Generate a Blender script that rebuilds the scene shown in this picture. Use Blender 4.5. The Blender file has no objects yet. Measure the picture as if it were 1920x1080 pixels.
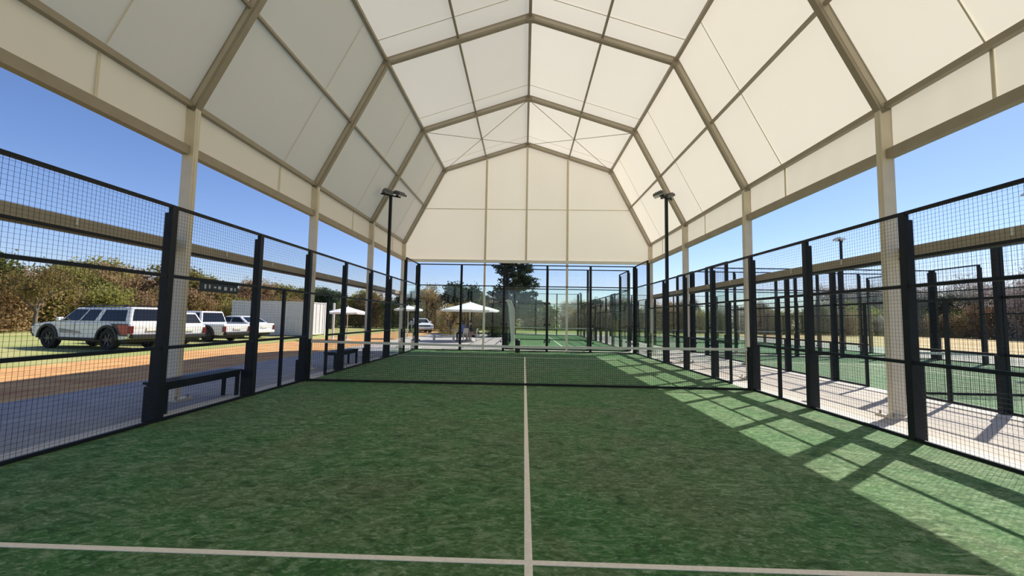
import bpy, bmesh, math, random
from mathutils import Vector, Matrix

S = bpy.context.scene
C = S.collection
R = random.Random(7)

# ------------------------------------------------------------------ camera
FPX = 796.8
CAM = Vector((-0.048, -9.655, 1.48))
YAW, PITCH, ROLL = -0.02973, 0.07291, 0.01711
fw = Vector((math.sin(YAW)*math.cos(PITCH), math.cos(YAW)*math.cos(PITCH), math.sin(PITCH)))
rt0 = Vector((math.cos(YAW), -math.sin(YAW), 0)); up0 = rt0.cross(fw)
rt = math.cos(ROLL)*rt0 + math.sin(ROLL)*up0
up = -math.sin(ROLL)*rt0 + math.cos(ROLL)*up0
cd = bpy.data.cameras.new('camera'); cam = bpy.data.objects.new('camera', cd); C.objects.link(cam)
cd.sensor_width = 36; cd.lens = FPX/1920*36; cd.clip_start = 0.02; cd.clip_end = 2000
M = Matrix((rt, up, -fw)).transposed().to_4x4(); M.translation = CAM
cam.matrix_world = M
S.camera = cam

# ------------------------------------------------------------------ light
SUNV = Vector((0.762, 0.59, 1.0)).normalized()
W = bpy.data.worlds.new('sky'); S.world = W; W.use_nodes = True
wn = W.node_tree.nodes; wl = W.node_tree.links; wn.clear()
sky = wn.new('ShaderNodeTexSky'); sky.sky_type = 'NISHITA'; sky.sun_disc = False
sky.sun_elevation = math.asin(SUNV.z); sky.sun_rotation = math.atan2(SUNV.x, SUNV.y)
sky.altitude = 100; sky.air_density = 1.0; sky.dust_density = 0.25; sky.ozone_density = 3.5
bg = wn.new('ShaderNodeBackground'); bg.inputs['Strength'].default_value = 0.130
wo = wn.new('ShaderNodeOutputWorld')
hs = wn.new('ShaderNodeHueSaturation'); hs.inputs['Saturation'].default_value = 1.08
wl.new(sky.outputs[0], hs.inputs['Color']); tint = wn.new('ShaderNodeMixRGB'); tint.blend_type = 'MULTIPLY'; tint.inputs[0].default_value = 1.0; tint.inputs[2].default_value = (0.86, 0.80, 0.93, 1)
wl.new(hs.outputs[0], tint.inputs[1]); wl.new(tint.outputs[0], bg.inputs[0]); wl.new(bg.outputs[0], wo.inputs[0])
sd = bpy.data.lights.new('sun', 'SUN'); sd.energy = 5.25; sd.angle = 0.0093; sd.color = (1.0, 0.96, 0.88)
sun = bpy.data.objects.new('sun', sd); C.objects.link(sun)
sun.rotation_euler = SUNV.to_track_quat('Z', 'Y').to_euler(); sun.location = (20, 16, 30)

S.view_settings.view_transform = 'Standard'; S.view_settings.look = 'None'
S.view_settings.gamma = 1.0; S.view_settings.use_curve_mapping = False
S.view_settings.exposure = 0.36
S.cycles.max_bounces = 16; S.cycles.diffuse_bounces = 8; S.cycles.transparent_max_bounces = 64

# ------------------------------------------------------------------ materials
MATS = {}
def mat(name, col, rough=0.6, metal=0.0, var=0.0, scale=8.0, bump=0.0, col2=None, spec=None, rnd=0.0, thresh=(0.35, 0.65), detail=4):
    m = bpy.data.materials.new(name); m.use_nodes = True; MATS[name] = m
    nt = m.node_tree; b = nt.nodes['Principled BSDF']
    b.inputs['Base Color'].default_value = (*col, 1); b.inputs['Roughness'].default_value = rough
    b.inputs['Metallic'].default_value = metal
    if spec is not None: b.inputs['Specular IOR Level'].default_value = spec
    if var or col2 or bump or rnd:
        tc = nt.nodes.new('ShaderNodeTexCoord'); n = nt.nodes.new('ShaderNodeTexNoise')
        n.inputs['Scale'].default_value = scale; n.inputs['Detail'].default_value = detail
        nt.links.new(tc.outputs['Object'], n.inputs['Vector'])
        mr = nt.nodes.new('ShaderNodeMapRange'); mr.inputs[1].default_value = thresh[0]; mr.inputs[2].default_value = thresh[1]
        nt.links.new(n.outputs[0], mr.inputs[0])
        mx = nt.nodes.new('ShaderNodeMixRGB')
        c2 = col2 or tuple(c*(1-var) for c in col)
        mx.inputs[1].default_value = (*col, 1); mx.inputs[2].default_value = (*c2, 1)
        nt.links.new(mr.outputs[0], mx.inputs[0])
        out = mx.outputs[0]
        if rnd:
            oi = nt.nodes.new('ShaderNodeObjectInfo'); hv = nt.nodes.new('ShaderNodeHueSaturation')
            m1 = nt.nodes.new('ShaderNodeMapRange'); m1.inputs[3].default_value = 1-rnd; m1.inputs[4].default_value = 1+rnd
            m2 = nt.nodes.new('ShaderNodeMapRange'); m2.inputs[3].default_value = 0.5-rnd*0.12; m2.inputs[4].default_value = 0.5+rnd*0.06
            nt.links.new(oi.outputs['Random'], m1.inputs[0]); nt.links.new(oi.outputs['Random'], m2.inputs[0])
            nt.links.new(m1.outputs[0], hv.inputs['Value']); nt.links.new(m2.outputs[0], hv.inputs['Hue'])
            nt.links.new(out, hv.inputs['Color']); out = hv.outputs[0]
        nt.links.new(out, b.inputs['Base Color'])
        if bump:
            bp = nt.nodes.new('ShaderNodeBump'); bp.inputs['Strength'].default_value = bump; bp.inputs['Distance'].default_value = 0.02
            nt.links.new(n.outputs[0], bp.inputs['Height']); nt.links.new(bp.outputs[0], b.inputs['Normal'])
    return m

def translucent(name, col, tcol, fac, rough_var=0.0, rnd=0.0, scale=0.6):
    m = bpy.data.materials.new(name); m.use_nodes = True; MATS[name] = m
    nt = m.node_tree; nt.nodes.clear(); N = nt.nodes.new; L = nt.links.new
    o = N('ShaderNodeOutputMaterial'); d = N('ShaderNodeBsdfDiffuse'); t = N('ShaderNodeBsdfTranslucent'); mx = N('ShaderNodeMixShader')
    d.inputs[0].default_value = (*col, 1); t.inputs[0].default_value = (*tcol, 1); mx.inputs[0].default_value = fac
    if rough_var:
        tc = N('ShaderNodeTexCoord'); n = N('ShaderNodeTexNoise'); n.inputs['Scale'].default_value = scale; n.inputs['Detail'].default_value = 5
        L(tc.outputs['Object'], n.inputs['Vector'])
        for sh, c in ((d, col), (t, tcol)):
            k = N('ShaderNodeMixRGB'); k.inputs[1].default_value = (*[v*(1-rough_var) for v in c], 1); k.inputs[2].default_value = (*[min(1, v*(1+rough_var)) for v in c], 1)
            L(n.outputs[0], k.inputs[0]); out = k.outputs[0]
            if rnd:
                oi = N('ShaderNodeObjectInfo'); hv = N('ShaderNodeHueSaturation')
                m1 = N('ShaderNodeMapRange'); m1.inputs[3].default_value = 1-rnd; m1.inputs[4].default_value = 1+rnd
                m2 = N('ShaderNodeMapRange'); m2.inputs[3].default_value = 0.5-rnd*0.14; m2.inputs[4].default_value = 0.5+rnd*0.05
                L(oi.outputs['Random'], m1.inputs[0]); L(oi.outputs['Random'], m2.inputs[0])
                L(m1.outputs[0], hv.inputs['Value']); L(m2.outputs[0], hv.inputs['Hue']); L(out, hv.inputs['Color']); out = hv.outputs[0]
            L(out, sh.inputs[0])
    L(d.outputs[0], mx.inputs[1]); L(t.outputs[0], mx.inputs[2]); L(mx.outputs[0], o.inputs[0])
    return m

def glass(name, tint, f0=0.05):
    m = bpy.data.materials.new(name); m.use_nodes = True; MATS[name] = m
    nt = m.node_tree; nt.nodes.clear(); N = nt.nodes.new; L = nt.links.new
    o = N('ShaderNodeOutputMaterial'); t = N('ShaderNodeBsdfTransparent'); g = N('ShaderNodeBsdfGlossy'); mx = N('ShaderNodeMixShader')
    t.inputs[0].default_value = (*tint, 1); g.inputs['Roughness'].default_value = 0.02
    lw = N('ShaderNodeLayerWeight'); lw.inputs[0].default_value = 0.5
    pw = N('ShaderNodeMath'); pw.operation = 'POWER'; pw.inputs[1].default_value = 5.0; L(lw.outputs['Facing'], pw.inputs[0])
    fr = N('ShaderNodeMapRange'); fr.inputs[3].default_value = 0.035; fr.inputs[4].default_value = 0.85; L(pw.outputs[0], fr.inputs[0])
    L(fr.outputs[0], mx.inputs[0]); L(t.outputs[0], mx.inputs[1]); L(g.outputs[0], mx.inputs[2]); L(mx.outputs[0], o.inputs[0])
    return m

def turf_mat(name):
    m = bpy.data.materials.new(name); m.use_nodes = True; MATS[name] = m
    nt = m.node_tree; N = nt.nodes.new; L = nt.links.new; b = nt.nodes['Principled BSDF']
    b.inputs['Roughness'].default_value = 0.75; b.inputs['Specular IOR Level'].default_value = 0.25
    tc = N('ShaderNodeTexCoord')
    def noise(sc, det, dist, stretch=(1, 1, 1), rot=0):
        mp = N('ShaderNodeMapping'); mp.inputs['Scale'].default_value = stretch; mp.inputs['Rotation'].default_value = (0, 0, rot)
        L(tc.outputs['Object'], mp.inputs[0])
        n = N('ShaderNodeTexNoise'); n.inputs['Scale'].default_value = sc; n.inputs['Detail'].default_value = det
        n.inputs['Distortion'].default_value = dist; n.inputs['Roughness'].default_value = 0.62
        L(mp.outputs[0], n.inputs['Vector']); return n.outputs[0]
    def ramp(src, a, bb):
        r = N('ShaderNodeMapRange'); r.inputs[1].default_value = a; r.inputs[2].default_value = bb; L(src, r.inputs[0]); return r.outputs[0]
    def mix(f, a, c, blend='MIX'):
        x = N('ShaderNodeMixRGB'); x.blend_type = blend
        L(f, x.inputs[0]) if not isinstance(f, float) else setattr(x.inputs[0], 'default_value', f)
        for i, v in ((1, a), (2, c)):
            if isinstance(v, tuple): x.inputs[i].default_value = (*v, 1)
            else: L(v, x.inputs[i])
        return x.outputs[0]
    big = noise(0.8, 3, 0.6); mid = noise(4.2, 7, 1.6, (1.0, 1.7, 1), 0.5); fine = noise(17, 6, 1.2, (1, 2.0, 1), -0.4); pile = noise(160, 2, 0)
    warm = noise(0.55, 4, 1.0, (1, 1, 1), 1.1)
    c = mix(ramp(big, 0.38, 0.62), (0.044, 0.158, 0.030), (0.068, 0.154, 0.040))
    c = mix(ramp(warm, 0.48, 0.66), c, (0.098, 0.142, 0.050))
    c = mix(ramp(mid, 0.50, 0.70), c, (0.200, 0.290, 0.140))
    c = mix(ramp(fine, 0.53, 0.70), c, (0.285, 0.375, 0.220))
    c = mix(ramp(mid, 0.47, 0.32), c, (0.024, 0.078, 0.014))
    c = mix(ramp(fine, 0.45, 0.29), c, (0.012, 0.050, 0.008))
    L(c, b.inputs['Base Color'])
    bp = N('ShaderNodeBump'); bp.inputs['Strength'].default_value = 0.5; bp.inputs['Distance'].default_value = 0.012
    L(pile, bp.inputs['Height']); L(bp.outputs[0], b.inputs['Normal'])
    return m

turf_mat('turf')
mat('line_paint', (0.93, 0.84, 0.68), 0.8, var=0.12, scale=40)
mat('concrete', (0.52, 0.46, 0.38), 0.85, var=0.14, scale=3, bump=0.1)
mat('kerb', (0.62, 0.58, 0.51), 0.85, var=0.10, scale=6)
mat('paving', (0.36, 0.35, 0.35), 0.85, var=0.22, scale=2.2, bump=0.1)
mat('patio', (0.50, 0.43, 0.40), 0.85, var=0.12, scale=2)
mat('soil', (0.64, 0.36, 0.13), 0.95, col2=(0.50, 0.24, 0.085), scale=1.2, bump=0.4, detail=8)
mat('grass_field', (0.26, 0.30, 0.07), 0.95, col2=(0.42, 0.38, 0.15), scale=0.25, bump=0.3, detail=9)
mat('straw', (0.78, 0.52, 0.27), 0.95, col2=(0.62, 0.42, 0.20), scale=0.35, bump=0.3, detail=9)
mat('black_steel', (0.011, 0.014, 0.018), 0.5, spec=0.25, var=0.25, scale=5)
mat('black_wire', (0.020, 0.024, 0.030), 0.5, spec=0.3)
mat('net_cord', (0.012, 0.014, 0.014), 0.8)
mat('tape', (0.72, 0.70, 0.62), 0.8, var=0.06, scale=20)
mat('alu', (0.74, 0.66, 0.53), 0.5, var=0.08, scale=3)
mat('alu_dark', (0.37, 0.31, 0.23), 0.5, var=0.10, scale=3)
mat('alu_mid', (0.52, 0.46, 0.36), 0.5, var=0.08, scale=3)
mat('seam', (0.74, 0.67, 0.54), 0.8)
translucent('pvc', (0.96, 0.89, 0.76), (0.94, 0.865, 0.72), 0.32, 0.02)
translucent('leaf_olive', (0.27, 0.25, 0.075), (0.32, 0.30, 0.09), 0.35, 0.35, 0.35)
translucent('leaf_brown', (0.38, 0.26, 0.13), (0.40, 0.28, 0.14), 0.35, 0.30, 0.25)
translucent('leaf_dark', (0.055, 0.075, 0.045), (0.07, 0.10, 0.05), 0.25, 0.35, 0.25)
translucent('leaf_green', (0.16, 0.20, 0.065), (0.20, 0.26, 0.08), 0.35, 0.35, 0.3)
translucent('leaf_grey', (0.50, 0.45, 0.41), (0.50, 0.44, 0.38), 0.45, 0.30, 0.2)
mat('bark', (0.17, 0.135, 0.105), 0.9, var=0.4, scale=6, bump=0.4)
mat('bark_grey', (0.30, 0.26, 0.23), 0.9, var=0.3, scale=6, bump=0.3)
glass('pane', (0.93, 0.97, 0.95))
mat('car_white', (0.80, 0.80, 0.81), 0.25, spec=0.6, var=0.03, scale=2)
mat('car_glass', (0.010, 0.012, 0.016), 0.08, spec=0.35)
mat('car_black', (0.012, 0.012, 0.013), 0.55)
mat('rubber', (0.016, 0.016, 0.016), 0.85)
mat('rim', (0.06, 0.06, 0.065), 0.4, metal=0.6)
mat('decal_red', (0.42, 0.06, 0.05), 0.4)
mat('decal_black', (0.03, 0.015, 0.02), 0.4)
mat('decal_grey', (0.30, 0.29, 0.28), 0.4)
mat('lamp_red', (0.12, 0.012, 0.012), 0.2)
mat('lamp_clear', (0.70, 0.72, 0.75), 0.15)
mat('container_white', (0.66, 0.64, 0.64), 0.5, var=0.08, scale=2)
mat('parasol_white', (0.84, 0.83, 0.80), 0.8, var=0.03, scale=3)
mat('white_post', (0.80, 0.79, 0.76), 0.6, var=0.04, scale=3)
mat('flood_body', (0.10, 0.10, 0.105), 0.5)
mat('flood_white', (0.72, 0.73, 0.75), 0.4)
mat('flood_glass', (0.55, 0.56, 0.58), 0.15, spec=0.6)
mat('sign_dark', (0.012, 0.018, 0.028), 0.5)
mat('sign_mark', (0.52, 0.54, 0.56), 0.6)
mat('skin', (0.50, 0.31, 0.23), 0.6, var=0.08, scale=8)
mat('shirt_blue', (0.13, 0.19, 0.46), 0.85, var=0.15, scale=6)
mat('shirt_dark', (0.035, 0.035, 0.07), 0.85, var=0.2, scale=6)
mat('trouser_dark', (0.03, 0.035, 0.06), 0.85, var=0.2, scale=6)
mat('trouser_pink', (0.55, 0.34, 0.33), 0.85, var=0.15, scale=6)
mat('hair', (0.02, 0.014, 0.01), 0.6)
mat('shoe', (0.25, 0.24, 0.24), 0.7)
mat('furniture', (0.60, 0.55, 0.53), 0.6, var=0.08, scale=6)
mat('bin_black', (0.010, 0.012, 0.010), 0.55)
mat('strip_blue', (0.56, 0.63, 0.64), 0.8, var=0.06, scale=2)

# ------------------------------------------------------------------ helpers
class MB:
    def __init__(s): s.v = []; s.f = []
    def add(s, vs, fs):
        o = len(s.v); s.v += [tuple(v) for v in vs]; s.f += [tuple(i+o for i in f) for f in fs]; return s
    def box(s, x0, x1, y0, y1, z0, z1):
        return s.add([(x0,y0,z0),(x1,y0,z0),(x1,y1,z0),(x0,y1,z0),(x0,y0,z1),(x1,y0,z1),(x1,y1,z1),(x0,y1,z1)],
                     [(0,3,2,1),(4,5,6,7),(0,1,5,4),(1,2,6,5),(2,3,7,6),(3,0,4,7)])
    def bar(s, a, b, w, h, upv=(0,0,1)):
        a = Vector(a); b = Vector(b); d = (b-a).normalized(); u = Vector(upv)
        r = d.cross(u)
        if r.length < 1e-4: r = d.cross(Vector((0,1,0)))
        r.normalize(); u = r.cross(d); r = r*w/2; u = u*h/2
        return s.add([a-r-u, a+r-u, a+r+u, a-r+u, b-r-u, b+r-u, b+r+u, b-r+u],
                     [(0,1,2,3),(7,6,5,4),(0,4,5,1),(1,5,6,2),(2,6,7,3),(3,7,4,0)])
    def tube(s, pts, rad, n=8, cap=True):
        pts = [Vector(p) for p in pts]; rad = rad if isinstance(rad, (list, tuple)) else [rad]*len(pts)
        vs = []; fs = []; prev = None
        for i, p in enumerate(pts):
            d = (pts[min(i+1, len(pts)-1)] - pts[max(i-1, 0)]).normalized()
            ref = prev if prev is not None else (Vector((0,0,1)) if abs(d.z) < 0.9 else Vector((1,0,0)))
            a = ref - d*ref.dot(d)
            if a.length < 1e-5: a = d.orthogonal()
            a.normalize(); prev = a; b = d.cross(a)
            for k in range(n):
                t = 2*math.pi*k/n; vs.append(p + (a*math.cos(t) + b*math.sin(t))*rad[i])
        for i in range(len(pts)-1):
            for k in range(n):
                fs.append((i*n+k, i*n+(k+1) % n, (i+1)*n+(k+1) % n, (i+1)*n+k))
        if cap: fs += [tuple(range(n-1, -1, -1)), tuple(range((len(pts)-1)*n, len(pts)*n))]
        return s.add(vs, fs)
    def lathe(s, prof, n=20, c=(0,0,0)):
        vs = []; fs = []
        for r, z in prof:
            for k in range(n):
                t = 2*math.pi*k/n; vs.append((c[0]+r*math.cos(t), c[1]+r*math.sin(t), c[2]+z))
        for i in range(len(prof)-1):
            for k in range(n): fs.append((i*n+k, i*n+(k+1) % n, (i+1)*n+(k+1) % n, (i+1)*n+k))
        fs.append(tuple(range(n-1, -1, -1))); fs.append(tuple(range((len(prof)-1)*n, len(prof)*n)))
        return s.add(vs, fs)
    def prism(s, poly, axis, a, b):
        # poly: 2-D outline; axis 'y' -> (x,z) outline extruded in y; 'x' -> (y,z); 'z' -> (x,y)
        def p3(p, t): return {'y': (p[0], t, p[1]), 'x': (t, p[0], p[1]), 'z': (p[0], p[1], t)}[axis]
        n = len(poly)
        return s.add([p3(p, a) for p in poly] + [p3(p, b) for p in poly],
                     [tuple(range(n)), tuple(range(2*n-1, n-1, -1))] + [(i, (i+1) % n, n+(i+1) % n, n+i) for i in range(n)])
    def mesh(s, name, material, smooth=False, bevel=0.0, fix=True):
        me = bpy.data.meshes.new(name); me.from_pydata(s.v, [], s.f)
        if fix or bevel:
            bm = bmesh.new(); bm.from_mesh(me)
            bmesh.ops.recalc_face_normals(bm, faces=bm.faces[:])
            if bevel:
                ed = [e for e in bm.edges if len(e.link_faces) == 2 and e.calc_face_angle(0) > 0.5]
                bmesh.ops.bevel(bm, geom=ed, offset=bevel, segments=1, affect='EDGES', clamp_overlap=True)
            bm.to_mesh(me); bm.free()
        if smooth: me.polygons.foreach_set('use_smooth', [True]*len(me.polygons))
        me.materials.append(MATS[material]); me.update()
        return me

def put(name, me, parent=None, loc=(0,0,0), rz=0.0):
    o = bpy.data.objects.new(name, me); C.objects.link(o)
    o.location = loc; o.rotation_euler = (0, 0, rz)
    if parent: o.parent = parent
    return o
def obj(name, mb, material, parent=None, loc=(0,0,0), rz=0.0, **k):
    return put(name, mb.mesh(name, material, **k), parent, loc, rz)
def tag(o, label, cat, group=None, kind=None):
    o['label'] = label
    if cat: o['category'] = cat
    if group: o['group'] = group
    if kind: o['kind'] = kind
    return o
def thing(name, label, cat, loc=(0,0,0), rz=0.0, group=None):
    return tag(put(name, None, None, loc, rz), label, cat, group)
def struct(name, mb, material, label=None, parent=None, **k):
    o = obj(name, mb, material, parent, **k)
    if not parent: o['kind'] = 'structure'
    if label: o['label'] = label
    return o
def stuff(o): o['kind'] = 'stuff'; return o
CACHE = {}
def cached(key, fn):
    if key not in CACHE: CACHE[key] = fn()
    return CACHE[key]

# ------------------------------------------------------------------ ground
g = MB().box(-160, 160, -60, 220, -0.30, -0.06); struct('ground', g, 'grass_field', 'yellow-green rough grass field around the courts')
struct('dirt_road', MB().box(-13.6, -8.45, -40, 60, -0.20, -0.035), 'soil', 'orange bare dirt strip between the paving and the grass')
struct('straw_field', MB().box(24.5, 60, -40, 140, -0.20, -0.035), 'straw', 'tan dry straw field right of the courts')
struct('paving_strip', MB().box(-8.45, -5.0, -16, 11.3, -0.2, -0.012), 'paving', 'grey paved walkway outside the left fence')
struct('patio', MB().box(-8.45, -0.95, 11.3, 31, -0.2, -0.014), 'patio', 'pinkish paved patio beyond the end glass wall')
ap = struct('concrete_apron', MB().box(-8.45+3.45, 24.5, -16, 11.3, -0.25, -0.020).box(-0.95, 24.5, 11.3, 36, -0.25, -0.020), 'concrete', 'pale beige concrete around and between the courts')
for x0, x1 in ((5.0, 5.42), (7.88, 8.30)):
    struct('kerb_strip', MB().box(x0, x1, -16, 11.3, -0.02, -0.004), 'kerb', parent=ap)
struct('kerb_strip', MB().box(-5.42, -5.0, -16, 11.3, -0.02, -0.004), 'kerb', parent=ap)
struct('kerb_strip', MB().box(-5.42, 5.42, 10.0, 10.45, -0.02, -0.003), 'kerb', parent=ap)
for x in (5.43, 6.7, 7.87):
    struct('joint', MB().box(x-0.012, x+0.012, -16, 11.3, -0.02, -0.0185), 'paving', parent=ap)

def turf(name, label, x0, x1, y0, y1):
    xm, ym = (x0+x1)/2, (y0+y1)/2
    t = struct(name, MB().box(x0, x1, y0, y1, -0.15, 0.0), 'turf', label)
    hw = 0.025
    for ys in (ym-6.95, ym+6.95):
        obj('court_line', MB().box(x0, x1, ys-hw, ys+hw, 0, 0.004), 'line_paint', t)
    obj('court_line', MB().box(xm-hw, xm+hw, ym-9.6, ym+7.15, 0, 0.0045) if name == 'court_turf' else MB().box(xm-hw, xm+hw, ym-7.15, ym+7.15, 0, 0.0045), 'line_paint', t)
    return t
turf('court_turf', 'green artificial turf of the court under the tent', -5, 5, -10, 10)
turf('court_turf', 'sunlit green turf of the court right of the tent', 8.3, 18.3, -10, 10)
turf('court_turf', 'sunlit green turf of the narrow court behind the end glass', -0.9, 5.1, 11.6, 31.6)
turf('court_turf', 'sunlit green turf of the far right court', 8.3, 18.3, 11.6, 31.6)

# ------------------------------------------------------------------ tent
TW, EZ, BX, BZ, RZ, VZ = 6.1, 5.25, 4.18, 8.98, 10.34, 4.33
FY = [-11.43, -6.90, -2.37, 2.16, 6.69, 11.22]
PROF = [(-TW, EZ), (-BX, BZ), (0, RZ), (BX, BZ), (TW, EZ)]
tent = thing('marquee_tent', 'large cream fabric tent with angular aluminium frame over the court', 'tent')
BD, BT = 0.20, 0.12
def lerp(a, b, t): return (a[0]+(b[0]-a[0])*t, a[1]+(b[1]-a[1])*t)
for y in FY:
    for s in (-1, 1):
        c = put('column', cached(('col', s), lambda: MB().box(-BD/2, BD/2, -BT/2, BT/2, 0, EZ+0.06)
                .box(-s*BD/2-0.006, -s*BD/2+0.006, -0.02, 0.02, 0.1, EZ-0.1).mesh('column', 'alu')), tent, (s*TW, y, 0))
        bp = put('base_plate', cached('plate', lambda: MB().box(-0.22, 0.22, -0.18, 0.18, -0.02, 0.018).mesh('base_plate', 'alu')), c)
        for bx_, by_ in ((-.17, -.13), (.17, -.13), (-.17, .13), (.17, .13)):
            put('bolt', cached('bolt', lambda: MB().lathe([(0.018, 0.0), (0.018, 0.05), (0.01, 0.055)], 6).mesh('bolt', 'alu_dark')), c, (bx_, by_, 0.018))
        for A, B in ((PROF[0], PROF[1]), (PROF[1], PROF[2])):
            a = (s*abs(A[0]), 0, A[1]-0.06); b = (s*abs(B[0]), 0, B[1]-0.06)
            def mk():
                d = (Vector(b)-Vector(a)).normalized()*0.05
                upn = ((b[2]-a[2])*s, 0, abs(b[0]-a[0]))
                return (MB().bar(Vector(a)-d, Vector(b)+d, BT, BD, upn).mesh('rafter', 'alu_dark'),
                        MB().bar(Vector(a)+d, Vector(b)-d, BT+.008, BD*.45, upn).mesh('web_strip', 'alu_mid'))
            rm, ws = cached(('raf', s, A), mk)
            ro = put('rafter', rm, tent, (0, y, 0)); put('web_strip', ws, ro)
        # knee gusset where rafter meets rafter
        put('knee_plate', cached(('kn', s), lambda: MB().box(-0.12, 0.12, -0.068, 0.068, -0.13, 0.10).mesh('knee_plate', 'alu_dark', bevel=0.03)), tent, (s*BX, y, BZ-0.08))
    put('ridge_plate', cached('rp', lambda: MB().box(-0.16, 0.16, -0.068, 0.068, -0.15, 0.06).mesh('ridge_plate', 'alu_dark', bevel=0.03)), tent, (0, y, RZ-0.07))
off = 0.055   # fabric lies on the outer side of the frame
def outward(A, B):
    dx, dz = B[0]-A[0], B[1]-A[1]; l = math.hypot(dx, dz); return (-dz/l, dx/l)
for i in range(5):
    y0, y1 = FY[i], FY[i+1]; L_ = y1-y0
    # purlins
    lines = [(0, RZ, .09, .10), (-BX, BZ, .09, .10), (BX, BZ, .09, .10)]
    for s in (-1, 1):
        a = lerp((s*TW, EZ), (s*BX, BZ), .5); b = lerp((s*BX, BZ), (0, RZ), .5)
        lines += [(a[0], a[1], .06, .07), (b[0], b[1], .06, .07)]
    for x, z, w, h in lines:
        put('purlin', cached(('pur', w), lambda: MB().box(-w/2, w/2, BT/2, L_-BT/2, -h/2, h/2).mesh('purlin', 'alu_dark')), tent, (x, y0, z-0.03))
    for s in (-1, 1):
        put('eave_beam', cached(('eave', s), lambda: MB().box(-.05, .05, BT/2, L_-BT/2, -.05, .05).mesh('eave_beam', 'alu_dark')), tent, (s*(TW+0.02), y0, EZ-0.01))
        put('side_beam', cached(('sideb', s), lambda: MB().box(-.07, .07, BT/2, L_-BT/2, -.08, .08).mesh('side_beam', 'alu_dark')), tent, (s*(TW+0.03), y0, VZ+0.06))
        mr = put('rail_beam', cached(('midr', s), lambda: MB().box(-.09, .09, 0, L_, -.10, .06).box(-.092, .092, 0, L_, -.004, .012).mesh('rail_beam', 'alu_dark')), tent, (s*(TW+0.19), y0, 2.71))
        put('shaded_underside', cached(('underside', s), lambda: MB().box(-.095, .095, 0, L_, -.045, .0).mesh('shaded_underside', 'black_steel')), mr, (0, 0, -.10))  # black strip paints in the shade on the rail beam's underside
        for q in (0.27, 0.62):
            put('clip', cached('clip', lambda: MB().box(-.1, .1, -.012, .012, -.05, .05).mesh('clip', 'tape')), mr, (-s*0.01, L_*q, 0.0))
        # valance panel: gently waved cloth sheet
        def val():
            m_ = MB(); n = 24; k = 4; vs = []; fs = []
            for a in range(n+1):
                for b in range(k+1):
                    t = b/k; vs.append((s*(0.075 + 0.012*math.sin(a*1.7+b)*math.sin(math.pi*t)), L_*a/n, VZ+0.02 + (EZ+0.05-VZ-0.02)*t))
            for a in range(n):
                for b in range(k): fs.append((a*(k+1)+b, (a+1)*(k+1)+b, (a+1)*(k+1)+b+1, a*(k+1)+b+1))
            return m_.add(vs, fs).mesh('valance_panel', 'pvc', smooth=True)
        vp = put('valance_panel', cached(('val', s), val), tent, (s*(TW+0.01), y0, 0))
        put('seam', cached(('vseam', s), lambda: MB().box(-.006, .006, -.022, .022, VZ+.14, EZ-.05).mesh('seam', 'seam')), vp, (s*0.055, L_-1.65, 0))
    # roof panels
    for j in range(4):
        A, B = PROF[j], PROF[j+1]; nx, nz = outward(A, B); lower = j in (0, 3)
        def roof():
            n, k = 16, 10; vs = []; fs = []
            for a in range(n+1):
                for b in range(k+1):
                    t = b/k; p = lerp(A, B, t)
                    sag = -0.035*math.sin(math.pi*a/n)*(0.3+0.7*abs(math.sin(2*math.pi*t)))
                    vs.append((p[0]+nx*(off+sag), L_*a/n, p[1]+nz*(off+sag)))
            for a in range(n):
                for b in range(k): fs.append((a*(k+1)+b, (a+1)*(k+1)+b, (a+1)*(k+1)+b+1, a*(k+1)+b+1))
            return MB().add(vs, fs).mesh('roof_panel', 'pvc', smooth=True)
        rp = put('roof_panel', cached(('roof', j), roof), tent, (0, y0, 0))
        yy = L_-(1.65 if lower else 0.85)
        def seam():
            sg = 0.035
            a = Vector((A[0]+nx*(off-sg-.012), 0, A[1]+nz*(off-sg-.012))); b = Vector((B[0]+nx*(off-sg-.012), 0, B[1]+nz*(off-sg-.012)))
            return MB().bar(a, b, 0.022, 0.005, (nx, 0, nz)).mesh('seam', 'seam')
        put('seam', cached(('rseam', j), seam), rp, (0, yy, 0))
# gables
for y, s in ((FY[-1], 1), (FY[0], -1)):
    yo = y + s*0.075
    def gab():
        n = 24; vs = []; fs = []; k = 10
        def top(x):
            ax = abs(x)
            return RZ + (BZ-RZ)*ax/BX if ax < BX else BZ + (EZ-BZ)*(ax-BX)/(TW-BX)
        for a in range(n+1):
            x = -TW + 2*TW*a/n
            for b in range(k+1):
                t = b/k; vs.append((x, 0.02*math.sin(a*0.9)*math.sin(math.pi*t), VZ + (top(x)-VZ)*t))
        for a in range(n):
            for b in range(k): fs.append((a*(k+1)+b, (a+1)*(k+1)+b, (a+1)*(k+1)+b+1, a*(k+1)+b+1))
        return MB().add(vs, fs).mesh('gable_panel', 'pvc', smooth=True)
    gp = put('gable_panel', cached('gab', gab), tent, (0, yo, 0))
    put('seam', cached('gseam', lambda: MB().box(-5.4, 5.4, -.004, .004, -.018, .018).mesh('seam', 'seam')), gp, (0, -s*0.03, 6.95))
    put('gable_beam', cached('gbeam', lambda: MB().box(-TW+.1, TW-.1, -.06, .06, -.07, .07).mesh('gable_beam', 'white_post')), tent, (0, y, VZ-0.02))
    for x, zb in ((-2.03, 0.0), (0, VZ), (2.03, 0.0)):
        zt = RZ + (BZ-RZ)*abs(x)/BX - 0.12
        put('gable_post', cached(('gpost', x), lambda: MB().box(-.05, .05, -.05, .05, zb, zt).mesh('gable_post', 'alu')), tent, (x, y, 0))
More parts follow.
